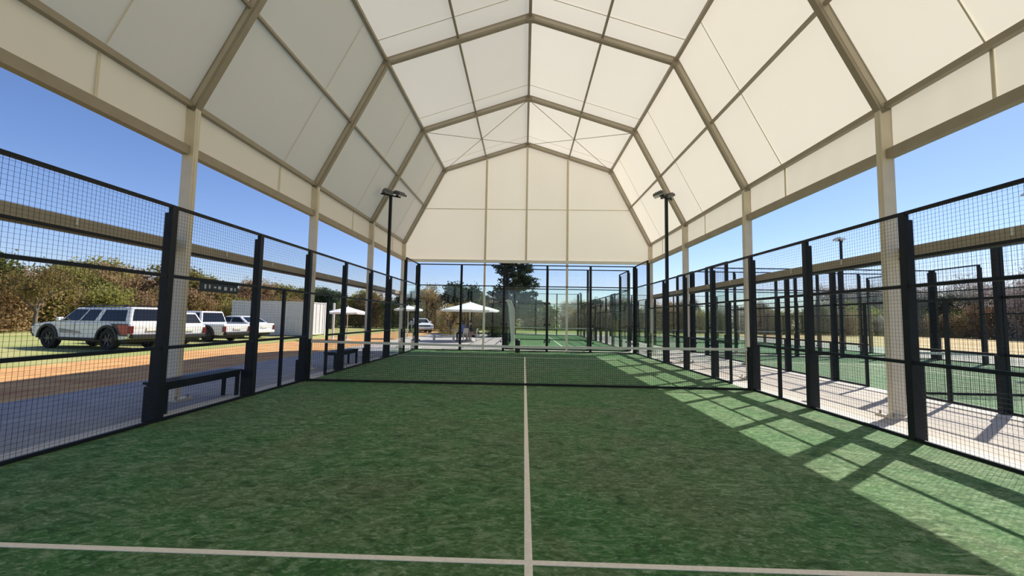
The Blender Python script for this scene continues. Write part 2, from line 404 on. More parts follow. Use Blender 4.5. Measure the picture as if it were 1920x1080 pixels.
# bracing cables in the last bay
ya, yb = FY[4], FY[5]
for s in (-1, 1):
    for (p, q) in (((s*BX, BZ), (0, RZ)), ((0, RZ), (s*BX, BZ))):
        obj('brace_cable', MB().tube([(p[0], ya+.06, p[1]-.10), (q[0], yb-.06, q[1]-.10)], 0.012, 6), 'alu_dark', tent)

# ------------------------------------------------------------------ fences
def wire_panel(w, h, pitch=0.05, d=0.0021):
    def mk():
        m_ = MB(); r = d/2
        nv = int(round(w/pitch)); nh = int(round(h/pitch))
        for i in range(1, nv):
            y = w*i/nv
            m_.add([(-r,y-r,0),(r,y-r,0),(r,y+r,0),(-r,y+r,0),(-r,y-r,h),(r,y-r,h),(r,y+r,h),(-r,y+r,h)], [(0,1,5,4),(1,2,6,5),(2,3,7,6),(3,0,4,7)])
        for i in range(1, nh):
            z = h*i/nh
            m_.add([(-r,0,z-r),(r,0,z-r),(r,0,z+r),(-r,0,z+r),(-r,w,z-r),(r,w,z-r),(r,w,z+r),(-r,w,z+r)], [(0,1,5,4),(1,2,6,5),(2,3,7,6),(3,0,4,7)])
        return m_.mesh('wire_mesh', 'black_wire', fix=False)
    return cached(('wire', round(w, 3), round(h, 3), pitch), mk)
def glass_panel(w, h):
    return cached(('glass', round(w, 3), round(h, 3)), lambda: MB().box(-.006, .006, 0, w, 0, h).mesh('glass_pane', 'pane'))
def post(parent, y, h, foot=False, ob=1, slim=False):
    # local frame: +x is outwards from the court, y runs along the fence
    if slim:
        return put('post', cached(('slim', h), lambda: MB().box(0, .05, -.03, .03, 0, h).mesh('post', 'black_steel')), parent, (0, y, 0))
    p = put('post', cached(('post', h), lambda: MB().box(0, .06, -.05, .05, 0, h).mesh('post', 'black_steel')), parent, (0, y, 0))
    put('back_plate', cached(('bplate', h), lambda: MB().box(.06, .115, -.045, .045, 0, h-.11).mesh('back_plate', 'black_steel')), p)
    put('buttress', cached('butt', lambda: MB().box(.115, .165, -.045, .045, 0, 1.0).mesh('buttress', 'black_steel')), p)
    if foot: put('foot_plate', cached('ft', lambda: MB().box(.165, .225, -.045, .045, 0, .47).mesh('foot_plate', 'black_steel')), p)
    return p
def rail(parent, y0, y1, z, h=0.045, d=0.04):
    L_ = y1-y0
    return put('rail', cached(('rail', round(L_, 3), h, d), lambda: MB().box(0.005, 0.005+d, 0, L_, -h/2, h/2).mesh('rail', 'black_steel')), parent, (0, y0, z))
def clampset(parent, y, zs):
    for z in zs:
        put('clamp', cached('clamp', lambda: MB().box(-.012, .002, -.035, .035, -.03, .03).mesh('clamp', 'black_steel')), parent, (0, y, z))

def side_fence(label, x, ym, sgn, ys, foot=False, half=None, door=True, detail=True):
    # sgn +1: outside of the court is +x ; -1: outside is -x (root is turned by 180 degrees, y mirrored)
    root = thing('court_fence', label, 'fence', (x, ym, 0), 0 if sgn > 0 else math.pi)
    Y = (lambda v: v) if sgn > 0 else (lambda v: -v)
    for y in ys:
        post(root, Y(y), 4.0 if abs(y) > 7.5 else 3.0, foot)
    def span(a, b): a, b = Y(a), Y(b); return (min(a, b), max(a, b))
    P = [0.05]
    for a, b in zip(ys[:-1], ys[1:]):
        y0, y1 = span(a, b); y0 += .05; y1 -= .05; w = y1-y0; m_ = abs((a+b)/2)
        is_door = door and a < 0.5 < b
        if m_ > 8:
            gl = put('glass_pane', glass_panel(w, 2.95), root, (0.03, y0, 0.04))
            stuff(put('wire_mesh', wire_panel(w, .97), root, (0.03, y0, 3.02)))
            for z in (3.0, 3.98): rail(root, y0, y1, z)
            rail(root, y0, y1, .02, .04)
            clampset(gl, .06, (.4, 1.2, 2.2)); clampset(gl, w-.06, (.4, 1.2, 2.2))
        elif m_ > 6:
            gl = put('glass_pane', glass_panel(w, 1.95), root, (0.03, y0, 0.04))
            stuff(put('wire_mesh', wire_panel(w, .97), root, (0.03, y0, 2.02)))
            for z in (2.0, 2.98): rail(root, y0, y1, z)
            rail(root, y0, y1, .02, .04)
            clampset(gl, .06, (.4, 1.2)); clampset(gl, w-.06, (.4, 1.2))
        elif is_door:
            stuff(put('wire_mesh', wire_panel(w, .97), root, (0.03, y0, 2.02)))
            for z in (2.0, 2.98): rail(root, y0, y1, z)
            post(root, Y(1.0), 2.0, slim=True)
            q0, q1 = span(1.03, b-.05); stuff(put('wire_mesh', wire_panel(q1-q0, 1.95), root, (0.03, q0, 0.03)))
            rail(root, q0, q1, 1.0); rail(root, q0, q1, .02, .04)
        else:
            stuff(put('wire_mesh', wire_panel(w, 2.95), root, (0.03, y0, 0.03)))
            for z in (1.0, 2.0, 2.98): rail(root, y0, y1, z)
            rail(root, y0, y1, .02, .04)
            if door and a < -0.5 < b: post(root, Y(-1.0), 2.0, slim=True)
    return root
def end_wall(label, xm, y, sgn, width=10.0, n=5):
    # local x outwards, local y along the wall
    root = thing('glass_wall', label, 'glass wall', (xm, y, 0), math.pi/2 if sgn > 0 else -math.pi/2)
    st = width/n
    for i in range(n+1):
        post(root, -width/2+st*i, 4.0)
    for i in range(n):
        y0 = -width/2+st*i+.05; w = st-.10
        gl = put('glass_pane', glass_panel(w, 2.95), root, (0.03, y0, 0.04))
        clampset(gl, .06, (.4, 1.2, 2.2)); clampset(gl, w-.06, (.4, 1.2, 2.2))
        stuff(put('wire_mesh', wire_panel(w, .97), root, (0.03, y0, 3.02)))
        for z in (3.0, 3.98): rail(root, y0, y0+w, z)
        rail(root, y0, y0+w, .02, .04)
    return root
YS = [-9.9, -8, -5.95, -3.87, -1.87, 0, 2, 4, 6, 8, 9.9]
YR = [-9.9, -8, -6, -4, -2, 0, 2, 4, 6, 8, 9.9]
side_fence('black wire mesh fence along the left edge of the tent court', -5.0, 0, -1, YS, foot=True)
side_fence('black wire mesh fence along the right edge of the tent court', 5.0, 0, 1, YS)
end_wall('tall glass end wall with black posts at the far end of the tent court', 0, 10.0, 1)
end_wall('tall glass end wall with black posts directly behind the viewer', 0, -10.0, -1)
side_fence('black mesh fence on the near side of the sunlit right court', 8.3, 0, -1, YR)
side_fence('black mesh fence on the far side of the sunlit right court', 18.3, 0, 1, YR)
end_wall('glass end wall closing the far end of the sunlit right court', 13.3, 10.0, 1)
side_fence('black mesh fence on the left of the narrow court beyond the end glass', -0.9, 21.6, -1, YR, door=False)
side_fence('black mesh fence on the right of the narrow court beyond the end glass', 5.1, 21.6, 1, YR, door=False)
end_wall('near glass wall of the narrow court beyond the end glass', 2.1, 11.6, -1, 6.0, 3)
end_wall('farthest glass wall of the narrow court beyond the end glass', 2.1, 31.6, 1, 6.0, 3)
side_fence('black mesh fence on the left of the far right court', 8.3, 21.6, -1, YR, door=False)
side_fence('black mesh fence on the right of the far right court', 18.3, 21.6, 1, YR, door=False)
end_wall('near glass wall of the far right court', 13.3, 11.6, -1)
end_wall('farthest glass wall of the far right court', 13.3, 31.6, 1)

# ------------------------------------------------------------------ nets
def net(label, xm, ym, width):
    root = thing('court_net', label, 'net', (xm, ym, 0))
    hw = width/2 - 0.03
    def zt(x): return 0.92 - 0.04*(1-abs(x)/hw)
    m_ = MB(); r = 0.0018; n = int(2*hw/0.045)
    for i in range(n+1):
        x = -hw + 2*hw*i/n
        m_.add([(x-r,-r,.03),(x+r,-r,.03),(x+r,r,.03),(x-r,r,.03),(x-r,-r,zt(x)),(x+r,-r,zt(x)),(x+r,r,zt(x)),(x-r,r,zt(x))], [(0,1,5,4),(1,2,6,5),(2,3,7,6),(3,0,4,7)])
    for j in range(1, 20):
        f = j/20
        for a, b in ((-hw, 0), (0, hw)):
            za, zb = .03+(zt(a)-.03)*f, .03+(zt(b)-.03)*f
            m_.add([(a,-r,za-r),(a,r,za-r),(a,r,za+r),(a,-r,za+r),(b,-r,zb-r),(b,r,zb-r),(b,r,zb+r),(b,-r,zb+r)], [(0,1,5,4),(1,2,6,5),(2,3,7,6),(3,0,4,7)])
    stuff(obj('net_mesh', m_, 'net_cord', root, fix=False))
    t = MB()
    for a, b in ((-hw, 0), (0, hw)):
        t.add([(a,-.012,zt(a)-.055),(a,.012,zt(a)-.055),(a,.012,zt(a)),(a,-.012,zt(a)),(b,-.012,zt(b)-.055),(b,.012,zt(b)-.055),(b,.012,zt(b)),(b,-.012,zt(b))],
              [(0,1,2,3),(7,6,5,4),(0,4,5,1),(1,5,6,2),(2,6,7,3),(3,7,4,0)])
    obj('top_tape', t, 'tape', root)
    obj('bottom_band', MB().box(-hw, hw, -.012, .012, .002, .05), 'net_cord', root)
    for s in (-1, 1):
        p = obj('net_post', MB().lathe([(0.035, 0), (0.035, .93), (0.03, .95)], 14), 'black_steel', root, (s*(hw-.03), 0, 0))
        put('crank', cached('crank', lambda: MB().box(-.02, .02, -.09, -.035, .70, .74).box(-.015, .015, -.09, -.07, .70, .84).mesh('crank', 'black_steel')), p)
    return root
net('black net with cream top tape across the tent court', 0, 0, 10)
net('black net with white top tape across the sunlit right court', 13.3, 0, 10)
net('black net with white top tape across the narrow court beyond the glass', 2.1, 21.6, 6)
net('black net with white top tape across the far right court', 13.3, 21.6, 10)

# ------------------------------------------------------------------ light poles
def light_pole(label, x, y, h, face, headmat):
    root = thing('floodlight_pole', label, 'floodlight', (x, y, 0), 0 if face < 0 else math.pi, 'court floodlight poles')
    obj('pole', MB().box(-.05, .05, -.05, .05, 0, h), 'black_steel', root)
    obj('base_plate', MB().box(-.14, .14, -.14, .14, 0, .02), 'black_steel', root)
    obj('crossarm', MB().bar((-.30, -.25, h), (.30, .25, h), .05, .05), 'black_steel', root)
    for s in (-1, 1):
        hd = obj('lamp_head', MB().prism([(-.30, -.03), (.06, .06), (.06, .14), (-.02, .16), (-.30, .05)], 'y', -.19, .19), headmat, root, (s*.20, s*.17, h+.03), s*.5)
        obj('lens', MB().add([(-.28, -.16, -.034), (.05, -.16, .048), (.05, .16, .048), (-.28, .16, -.034), (-.28, -.16, -.026), (.05, -.16, .056), (.05, .16, .056), (-.28, .16, -.026)],
            [(0,1,2,3),(7,6,5,4),(0,4,5,1),(1,5,6,2),(2,6,7,3),(3,7,4,0)]), 'flood_glass', hd)
        for k in range(4):
            obj('fin', MB().box(-.22+k*.06, -.21+k*.06, -.17, .17, .07+k*.022, .13+k*.02), headmat, hd)
        obj('bracket', MB().box(-.02, .05, -.03, .03, -.03, .07), 'black_steel', hd)
light_pole('dark floodlight pole with two lamps at the left fence of the tent court', -5.20, 6.12, 6.1, 1, 'flood_body')
light_pole('dark floodlight pole with two lamps at the right fence of the tent court', 5.20, 6.12, 6.1, -1, 'flood_body')
light_pole('floodlight pole with two pale lamps at the far side of the sunlit right court', 18.55, 6.12, 6.3, -1, 'flood_white')
light_pole('floodlight pole with two pale lamps at the near side of the sunlit right court', 8.05, 6.12, 6.3, 1, 'flood_white')
light_pole('floodlight pole with two pale lamps at the far right court', 18.55, 15.7, 6.4, -1, 'flood_white')

# ------------------------------------------------------------------ benches, sign, small things by the court
def bench(label, y0, y1):
    root = thing('bench', label, 'bench', (-5.46, (y0+y1)/2, -0.012), 0, 'black benches outside the left fence')
    L_ = (y1-y0)/2
    for k in range(3): obj('slat', MB().box(-.16+k*.11, -.06+k*.11, -L_, L_, .44, .475), 'black_steel', root)
    for s in (-1, 1):
        lg = obj('leg', MB().box(-.15, -.10, -.025, .025, 0, .44).box(.10, .15, -.025, .025, 0, .44), 'black_steel', root, (0, s*(L_-.08), 0))
        obj('foot_bar', MB().box(-.16, .16, -.02, .02, .39, .44), 'black_steel', lg)
    obj('apron_rail', MB().box(.13, .16, -L_+.1, L_-.1, .36, .44), 'black_steel', root)
bench('black bench outside the left fence between the two nearest posts', -3.50, -1.76)
bench('black bench outside the left fence beyond the net', 2.15, 3.85)
sg = thing('hanging_sign', 'small dark sign strip with pale marks under the left fence rail', 'sign', (-5.035, -2.86, 1.905))
obj('board', MB().box(-.012, .012, -.42, .42, -.075, .075), 'sign_dark', sg)
for y, w, z, h in ((-.33, .035, 0, .07), (-.24, .03, .005, .06), (-.12, .05, .0, .03), (-.02, .06, .0, .045), (.12, .06, -.005, .055), (.26, .05, -.005, .05), (.35, .03, -.005, .05)):
    obj('mark', MB().box(.011, .015, y-w/2, y+w/2, z-h/2, z+h/2), 'sign_mark', sg)
for y in (-.35, .35): obj('hook', MB().box(-.008, .008, y-.01, y+.01, .07, .085), 'sign_dark', sg)
bn = thing('ball_bin', 'small black bin standing by the far glass wall near the centre line', 'bin', (-0.32, 9.35, 0))
obj('body', MB().lathe([(.085, 0), (.11, .02), (.115, .48), (.10, .50)], 16), 'bin_black', bn, smooth=False)
obj('lid', MB().lathe([(.118, .50), (.118, .54), (.07, .60), (.02, .62)], 16), 'bin_black', bn)
wb = thing('white_box', 'small white upright box on the path outside the right fence', 'box', (5.62, -1.05, -0.02))
obj('body', MB().box(-.09, .09, -.07, .07, 0, .30), 'white_post', wb, bevel=.012)
obj('lid', MB().box(-.095, .095, -.075, .075, .29, .32), 'white_post', wb, bevel=.01)

# ------------------------------------------------------------------ vehicles
def wheel_mesh(r, w):
    def mk():
        prof = [(r*.62, -w/2), (r*.93, -w/2), (r, -w*.36), (r, w*.36), (r*.93, w/2), (r*.62, w/2)]
        n = 28; vs = []; fs = []
        for rr, t in prof:
            for k in range(n):
                a = 2*math.pi*k/n; vs.append((rr*math.cos(a), t, rr*math.sin(a)))
        for i in range(len(prof)):
            j = (i+1) % len(prof)
            for k in range(n): fs.append((i*n+k, i*n+(k+1) % n, j*n+(k+1) % n, j*n+k))
        return MB().add(vs, fs).mesh('tyre', 'rubber', smooth=False)
    return cached(('tyre', r, w), mk)
def rim_mesh(r, w):
    def mk():
        m_ = MB(); n = 20
        m_.prism([(r*.63*math.cos(2*math.pi*k/n), r*.63*math.sin(2*math.pi*k/n)) for k in range(n)], 'y', -w*.30, w*.30)
        for k in range(6):
            a = 2*math.pi*k/6; m_.bar((0, w*.33, 0), (r*.58*math.cos(a), w*.36, r*.58*math.sin(a)), .05, .05, (0, 1, 0))
            m_.bar((0, -w*.33, 0), (r*.58*math.cos(a), -w*.36, r*.58*math.sin(a)), .05, .05, (0, 1, 0))
        return m_.mesh('rim', 'rim')
    return cached(('rim', r, w), mk)
def arch(xc, r, z, n=10):
    return [(xc + r*math.cos(math.pi*k/n), z + r*math.sin(math.pi*k/n)) for k in range(n+1)]

def vehicle(label, loc, rz, L_=5.3, kind='pickup', wr=.40, group='white vehicles parked on the grass'):
    root = thing('parked_car', label, 'car', loc, rz, group)
    hw = .90; h2 = L_/2; xf = h2-.95; xr = -h2+1.15; zb = .48 if kind == 'pickup' else .36; ar = wr+.09
    belt = 1.12 if kind == 'pickup' else .98; hood = belt-.02
    # lower body outline, clockwise from rear bottom, with wheel arches
    bottom = [(-h2+.05, zb+.12)] + [(-h2+.2, zb)] + arch(xr, ar, wr)[::-1] + arch(xf, ar, wr)[::-1] + [(h2-.15, zb), (h2, zb+.15)]
    top = [(h2, hood-.28), (h2-.10, hood-.10), (h2-.9, hood), (h2-1.35, belt), (-h2+.02, belt), (-h2, belt-.1)]
    poly = [p for p in bottom if p[1] >= 0.30] + top
    b = obj('body', MB().prism(poly, 'y', -hw, hw), 'car_white', root, bevel=.035)
    obj('underbody', MB().box(-h2+.25, h2-.25, -hw+.1, hw-.1, zb-.14, zb+.25), 'car_black', root)
    # greenhouse
    if kind == 'pickup': roof = 1.74; A = [(h2-1.45, belt), (h2-2.15, roof-.02), (h2-2.6, roof), (-h2+.25, roof+.03), (-h2+.06, belt)]
    elif kind == 'suv': roof = 1.62; A = [(h2-1.35, belt), (h2-2.05, roof-.03), (h2-2.6, roof), (-h2+.45, roof-.03), (-h2+.08, belt)]
    elif kind == 'crewcab': roof = 1.70; A = [(h2-1.45, belt), (h2-2.1, roof-.02), (h2-2.5, roof), (-h2+1.75, roof), (-h2+1.55, belt)]
    else: roof = 1.46; A = [(h2-1.15, belt), (h2-1.95, roof-.03), (h2-2.4, roof), (-h2+1.2, roof-.03), (-h2+.45, belt)]
    def yy(z): return hw-.03-.17*(z-belt)/(roof-belt)
    n = len(A); vs = [(x, -yy(z), z-.01) for x, z in A] + [(x, yy(z), z-.01) for x, z in A]
    fs = [tuple(range(n)), tuple(range(2*n-1, n-1, -1))] + [(i, (i+1) % n, n+(i+1) % n, n+i) for i in range(n)]
    gh = obj('cabin', MB().add(vs, fs), 'car_white', root, bevel=.04)
    z0, z1 = belt+.06, roof-.10
    def xat(pa, pb, z): t = (z-pa[1])/(pb[1]-pa[1]); return pa[0]+(pb[0]-pa[0])*t
    fx0, fx1 = xat(A[0], A[1], z0)-.16, xat(A[0], A[1], z1)-.10
    rx0, rx1 = xat(A[-1], A[-2], z0)+.14, xat(A[-1], A[-2], z1)+.12
    def cuts(fr): return [(fx0+(rx0-fx0)*f, fx1+(rx1-fx1)*f) for f in fr]
    fr = {'pickup': [(0, .25), (.28, .50), (.58, .97)], 'suv': [(0, .33), (.36, .66), (.70, 1)], 'crewcab': [(0, .5), (.54, 1)], 'hatch': [(0, .45), (.49, .96)]}[kind]
    for s in (-1, 1):
        for f0, f1 in fr:
            (a0, a1), (b0, b1) = cuts([f0, f1])
            q = [(a0, z0), (a1, z1), (b1, z1), (b0, z0)]
            vs = [(x, s*(yy(z)-.02), z) for x, z in q] + [(x, s*(yy(z)+.008), z) for x, z in q]
            obj('window', MB().add(vs, [(0,1,2,3),(7,6,5,4),(0,4,5,1),(1,5,6,2),(2,6,7,3),(3,7,4,0)]), 'car_glass', gh)
    def plate(pa, pb, m0, m1, d):
        # pane on the sloping front or rear of the cabin
        dx, dz = pb[0]-pa[0], pb[1]-pa[1]; l = math.hypot(dx, dz); nx, nz = (dz/l*d, -dx/l*d)
        vs = []
        for k in (-.02, .010):
            for f, sx in ((m0, -1), (m0, 1), (m1, 1), (m1, -1)):
                x, z = pa[0]+dx*f, pa[1]+dz*f; vs.append((x+nx*k, sx*(yy(z)-.10), z+nz*k-.01))
        return MB().add(vs, [(0,1,2,3),(7,6,5,4),(0,4,5,1),(1,5,6,2),(2,6,7,3),(3,7,4,0)])
    obj('windscreen', plate(A[0], A[1], .10, .92, 1), 'car_glass', gh)
    obj('rear_window', plate(A[-1], A[-2], .15, .88, -1), 'car_glass', gh)
    # wheels
    for x in (xf, xr):
        for s in (-1, 1):
            w = put('tyre', wheel_mesh(wr, .26), root, (x, s*(hw-.13), wr)); put('rim', rim_mesh(wr, .26), w)
            fl = arch(x, ar+.075, wr); il = arch(x, ar-.02, wr)
            obj('wheel_arch', MB().prism(fl + il[::-1], 'y', s*(hw-.10), s*(hw+.05)), 'car_black', root)
    for s in (-1, 1):
        obj('tail_lamp', MB().box(-h2-.015, -h2+.10, s*hw-.012 if s > 0 else s*hw-.012, s*hw+.012, belt-.42, belt-.12), 'lamp_red', root)
        obj('tail_lamp', MB().box(-h2-.02, -h2+.02, min(s*(hw-.14), s*(hw-.01)), max(s*(hw-.14), s*(hw-.01)), belt-.42, belt-.12), 'lamp_red', root)
        obj('head_lamp', MB().box(h2-.22, h2+.012, min(s*(hw-.30), s*(hw+.008)), max(s*(hw-.30), s*(hw+.008)), hood-.30, hood-.18), 'lamp_clear', root)
        obj('door_seam', MB().box(h2-2.42, h2-2.40, min(s*hw, s*(hw+.004)), max(s*hw, s*(hw+.004)), zb+.1, belt-.02), 'car_black', root)
        mr = obj('mirror', MB().box(h2-1.78, h2-1.62, min(s*(hw-.02), s*(hw+.19)), max(s*(hw-.02), s*(hw+.19)), belt+.02, belt+.19), 'car_white', root, bevel=.03)
        for x in (h2-2.32, h2-3.2):
            obj('door_handle', MB().box(x-.10, x+.06, min(s*hw, s*(hw+.03)), max(s*hw, s*(hw+.03)), belt-.14, belt-.10), 'car_white', root)
        if kind == 'pickup':
            obj('sill_step', MB().box(xr+.55, xf-.55, min(s*(hw-.1), s*(hw+.07)), max(s*(hw-.1), s*(hw+.07)), zb-.06, zb+.01), 'car_black', root)
            rr = obj('roof_rail', MB().tube([(h2-2.7, s*.62, roof+.07), (-h2+.55, s*.62, roof+.09)], .02, 8), 'car_black', root)
            for x in (h2-2.8, 0-.2, -h2+.65):
                obj('rail_foot', MB().box(x-.03, x+.03, s*.62-.02, s*.62+.02, roof-.02, roof+.08), 'car_black', rr)
    if kind == 'pickup':
        s = 1
        def decal(pts, m_): obj('side_graphic', MB().prism(pts, 'y', hw-.002, hw+.006), m_, root)
        bk = -h2+.06
        decal([(xr-.15, 1.08), (xr-.62, .60), (bk+.02, .60), (bk+.02, 1.08)], 'decal_black')
        obj('side_graphic', MB().prism([(xr-.48, 1.04), (xr-.75, .66), (bk+.03, .66), (bk+.03, 1.04)], 'y', hw+.005, hw+.011), 'decal_red', root)
        decal([(xf-.62, .86), (xf-.66, .66), (xf-1.9, .66), (xf-1.75, .74)], 'decal_grey')
    obj('rear_bumper', MB().box(-h2-.10, -h2+.12, -hw+.06, hw-.06, zb+.02, zb+.20), 'car_black' if kind != 'hatch' else 'car_white', root, bevel=.03)
    obj('front_bumper', MB().box(h2-.12, h2+.08, -hw+.04, hw-.04, zb+.0, zb+.24), 'car_black' if kind == 'pickup' else 'car_white', root, bevel=.03)
    obj('grille', MB().box(h2-.05, h2+.015, -hw+.34, hw-.34, zb+.28, hood-.18), 'car_black', root)
    obj('number_plate', MB().box(-h2-.016, -h2+.01, -.26, .26, zb+.32, zb+.44), 'tape', root)
    return root
hd = math.atan2(.67, -3.34); GZ = -0.06
d_ = Vector((math.cos(hd), math.sin(hd))); lf = Vector((-d_.y, d_.x))
mid = Vector((-18.13, 7.34)) - lf*.83 + d_*(.10)
vehicle('white pickup with canopy and red-black side graphic parked on the left', (mid.x, mid.y, GZ), hd, 5.35, 'pickup', .43)
vehicle('white SUV parked just behind the pickup with the canopy', (-18.8, 11.3, GZ), hd, 4.7, 'suv', .37)
vehicle('white crew-cab pickup with open bed, third in the parked row', (-18.9, 14.6, GZ), hd+.03, 5.2, 'crewcab', .38)
vehicle('white hatchback parked nearest the white container', (-19.2, 18.3, GZ), hd+.03, 4.2, 'hatch', .33)
vehicle('white hatchback parked beyond the patio behind the end glass', (-10.8, 34.3, GZ), -1.1, 3.8, 'hatch', .33)

# ------------------------------------------------------------------ container
ct = thing('shipping_container', 'white corrugated container behind the parked cars on the left', 'container', (-19.1, 23.1, GZ))
def corr(length, n):
    poly = []; st = length/n
    for i in range(n):
        x = -length/2+st*i; poly += [(x, 0), (x+st*.3, 0), (x+st*.5, .04), (x+st*.8, .04)]
    poly += [(length/2, 0), (length/2, .07), (-length/2, .07)]
    return poly
obj('side_wall', MB().prism(corr(5.8, 22), 'z', .15, 2.5), 'container_white', ct, (0, -1.20, 0))
o_ = obj('side_wall', MB().prism(corr(5.8, 22), 'z', .15, 2.5), 'container_white', ct, (0, 1.20, 0), math.pi)
obj('end_wall', MB().prism(corr(2.2, 8), 'z', .15, 2.5), 'container_white', ct, (-2.98, 0, 0), -math.pi/2)
obj('roof', MB().box(-2.98, 2.98, -1.2, 1.2, 2.50, 2.56), 'container_white', ct)
obj('floor', MB().box(-2.98, 2.98, -1.2, 1.2, .10, .18), 'container_white', ct)
for sx in (-1, 1):
    for sy in (-1, 1):
        obj('corner_post', MB().box(sx*2.96-.07, sx*2.96+.07, sy*1.16-.07, sy*1.16+.07, 0, 2.6), 'container_white', ct)
for sy in (-1, 1):
    obj('top_rail', MB().box(-2.95, 2.95, sy*1.17-.05, sy*1.17+.05, 2.45, 2.59), 'container_white', ct)
    obj('bottom_rail', MB().box(-2.95, 2.95, sy*1.17-.05, sy*1.17+.05, .04, .18), 'container_white', ct)
    dr = obj('door', MB().box(2.93, 2.98, min(0.01*sy, 1.09*sy), max(0.01*sy, 1.09*sy), .18, 2.46), 'container_white', ct)
    for yb in (.3, .8): obj('lock_bar', MB().tube([(3.0, sy*yb, .2), (3.0, sy*yb, 2.44)], .02, 8), 'alu', dr)

# ------------------------------------------------------------------ patio
def parasol(label, x, y, r, z, gz=-0.014):
    root = thing('parasol', label, 'parasol', (x, y, gz), 0, 'white parasols on the patio')
    n = 8; vs = [(0, 0, z)]; fs = []
    for ring, (q, dz) in enumerate(((.35, -.20), (.7, -.36), (1.0, -.52))):
        for k in range(n*2):
            a = math.pi*k/n; rr = r*q*(1 if k % 2 == 0 else .955); sag = 0 if k % 2 == 0 else -.03*q
            vs.append((rr*math.cos(a), rr*math.sin(a), z+dz*r/1.9+sag))
    m = n*2
    for k in range(m):
        fs.append((0, 1+k, 1+(k+1) % m))
        for q in range(2): fs.append((1+q*m+k, 1+(q+1)*m+k, 1+(q+1)*m+(k+1) % m, 1+q*m+(k+1) % m))
    obj('canopy', MB().add(vs, fs), 'parasol_white', root, fix=True)
    obj('hem', MB().add([p for k in range(m) for p in (vs[1+2*m+k], (vs[1+2*m+k][0], vs[1+2*m+k][1], vs[1+2*m+k][2]-.10))],
        [(2*k, 2*((k+1) % m), 2*((k+1) % m)+1, 2*k+1) for k in range(m)]), 'parasol_white', root)
    obj('pole', MB().tube([(0, 0, 0), (0, 0, z+.06)], .03, 10), 'white_post', root)
    obj('base', MB().lathe([(.32, 0), (.32, .05), (.08, .09), (.05, .30)], 20), 'kerb', root)
    for k in range(n):
        a = 2*math.pi*k/n
        obj('rib', MB().bar((.03*math.cos(a), .03*math.sin(a), z-.03), (r*.97*math.cos(a), r*.97*math.sin(a), z-.53*r/1.9), .02, .02), 'white_post', root)
parasol('white parasol over the patio table behind the end glass', -3.65, 18.6, 1.95, 2.58)
parasol('white parasol standing beside the white container', -11.3, 17.2, 1.35, 2.15, -0.06)
parasol('small white parasol seen through the left glass corner', -8.35, 20.6, 1.05, 2.35)
obj_ = tag(obj('white_pole', MB().lathe([(.16, 0), (.16, .03), (.075, .035), (.075, 2.35), (.05, 2.40)], 14), 'white_post', None, (-12.75, 18.4, -0.06)), 'plain white post standing near the container', 'post')
fl = thing('pale_strip', 'pale grey-blue upright strip standing behind the end glass', 'banner', (-0.52, 11.05, -0.02))  # pale upright strip, identity uncertain, modelled as a sheet on a curved pole
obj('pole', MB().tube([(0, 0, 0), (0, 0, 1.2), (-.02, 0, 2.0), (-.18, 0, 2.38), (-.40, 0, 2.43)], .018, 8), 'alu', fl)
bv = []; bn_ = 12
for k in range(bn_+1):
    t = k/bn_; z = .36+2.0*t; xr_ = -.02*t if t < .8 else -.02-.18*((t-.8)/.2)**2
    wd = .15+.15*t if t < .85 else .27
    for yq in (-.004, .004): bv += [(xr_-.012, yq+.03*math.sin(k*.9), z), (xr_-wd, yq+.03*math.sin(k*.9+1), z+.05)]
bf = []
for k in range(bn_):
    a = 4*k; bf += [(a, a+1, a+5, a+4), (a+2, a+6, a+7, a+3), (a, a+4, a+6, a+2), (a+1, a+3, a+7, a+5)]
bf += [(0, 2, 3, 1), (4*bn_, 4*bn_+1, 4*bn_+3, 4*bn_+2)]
obj('strip_sheet', MB().add(bv, bf), 'strip_blue', fl)
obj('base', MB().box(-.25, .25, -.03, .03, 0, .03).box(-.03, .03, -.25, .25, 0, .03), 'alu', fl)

tb = thing('patio_table', 'low pale table under the white parasol', 'table', (-4.35, 18.3, -0.014))
obj('tabletop', MB().lathe([(.50, .68), (.52, .69), (.52, .72), (.50, .73)], 24), 'furniture', tb)
obj('pedestal', MB().lathe([(.05, .03), (.04, .1), (.04, .68)], 12), 'furniture', tb)
obj('foot', MB().lathe([(.28, 0), (.28, .02), (.06, .05)], 20), 'furniture', tb)
def chair(label, x, y, rz):
    c = thing('patio_chair', label, 'chair', (x, y, -0.014), rz, 'patio chairs')
    obj('seat', MB().box(-.23, .23, -.23, .23, .42, .455), 'furniture', c, bevel=.01)
    obj('backrest', MB().add([(-.22, -.20, .50), (.22, -.20, .50), (.22, -.17, .50), (-.22, -.17, .50), (-.22, -.28, .86), (.22, -.28, .86), (.22, -.25, .86), (-.22, -.25, .86)],
        [(0,3,2,1),(4,5,6,7),(0,1,5,4),(1,2,6,5),(2,3,7,6),(3,0,4,7)]), 'furniture', c)
    for sx in (-1, 1):
        for sy in (-1, 1):
            obj('leg', MB().box(sx*.20-.018, sx*.20+.018, sy*.20-.018, sy*.20+.018, 0, .425 if sy > 0 else .52), 'furniture', c)
chair('pale patio chair under the person in blue', -3.95, 17.75, 0.9)
chair('pale patio chair under the person in dark clothes', -3.35, 18.3, 1.5)
# a low pale bench beside the table
lb = thing('patio_bench', 'low pale bench on the patio left of the seated people', 'bench', (-5.1, 17.2, -0.014))
for k in range(3): obj('slat', MB().box(-.75, .75, -.20+k*.14, -.08+k*.14, .40, .44), 'furniture', lb)
for s in (-1, 1): obj('leg', MB().box(s*.62-.04, s*.62+.04, -.18, .18, 0, .40), 'furniture', lb)

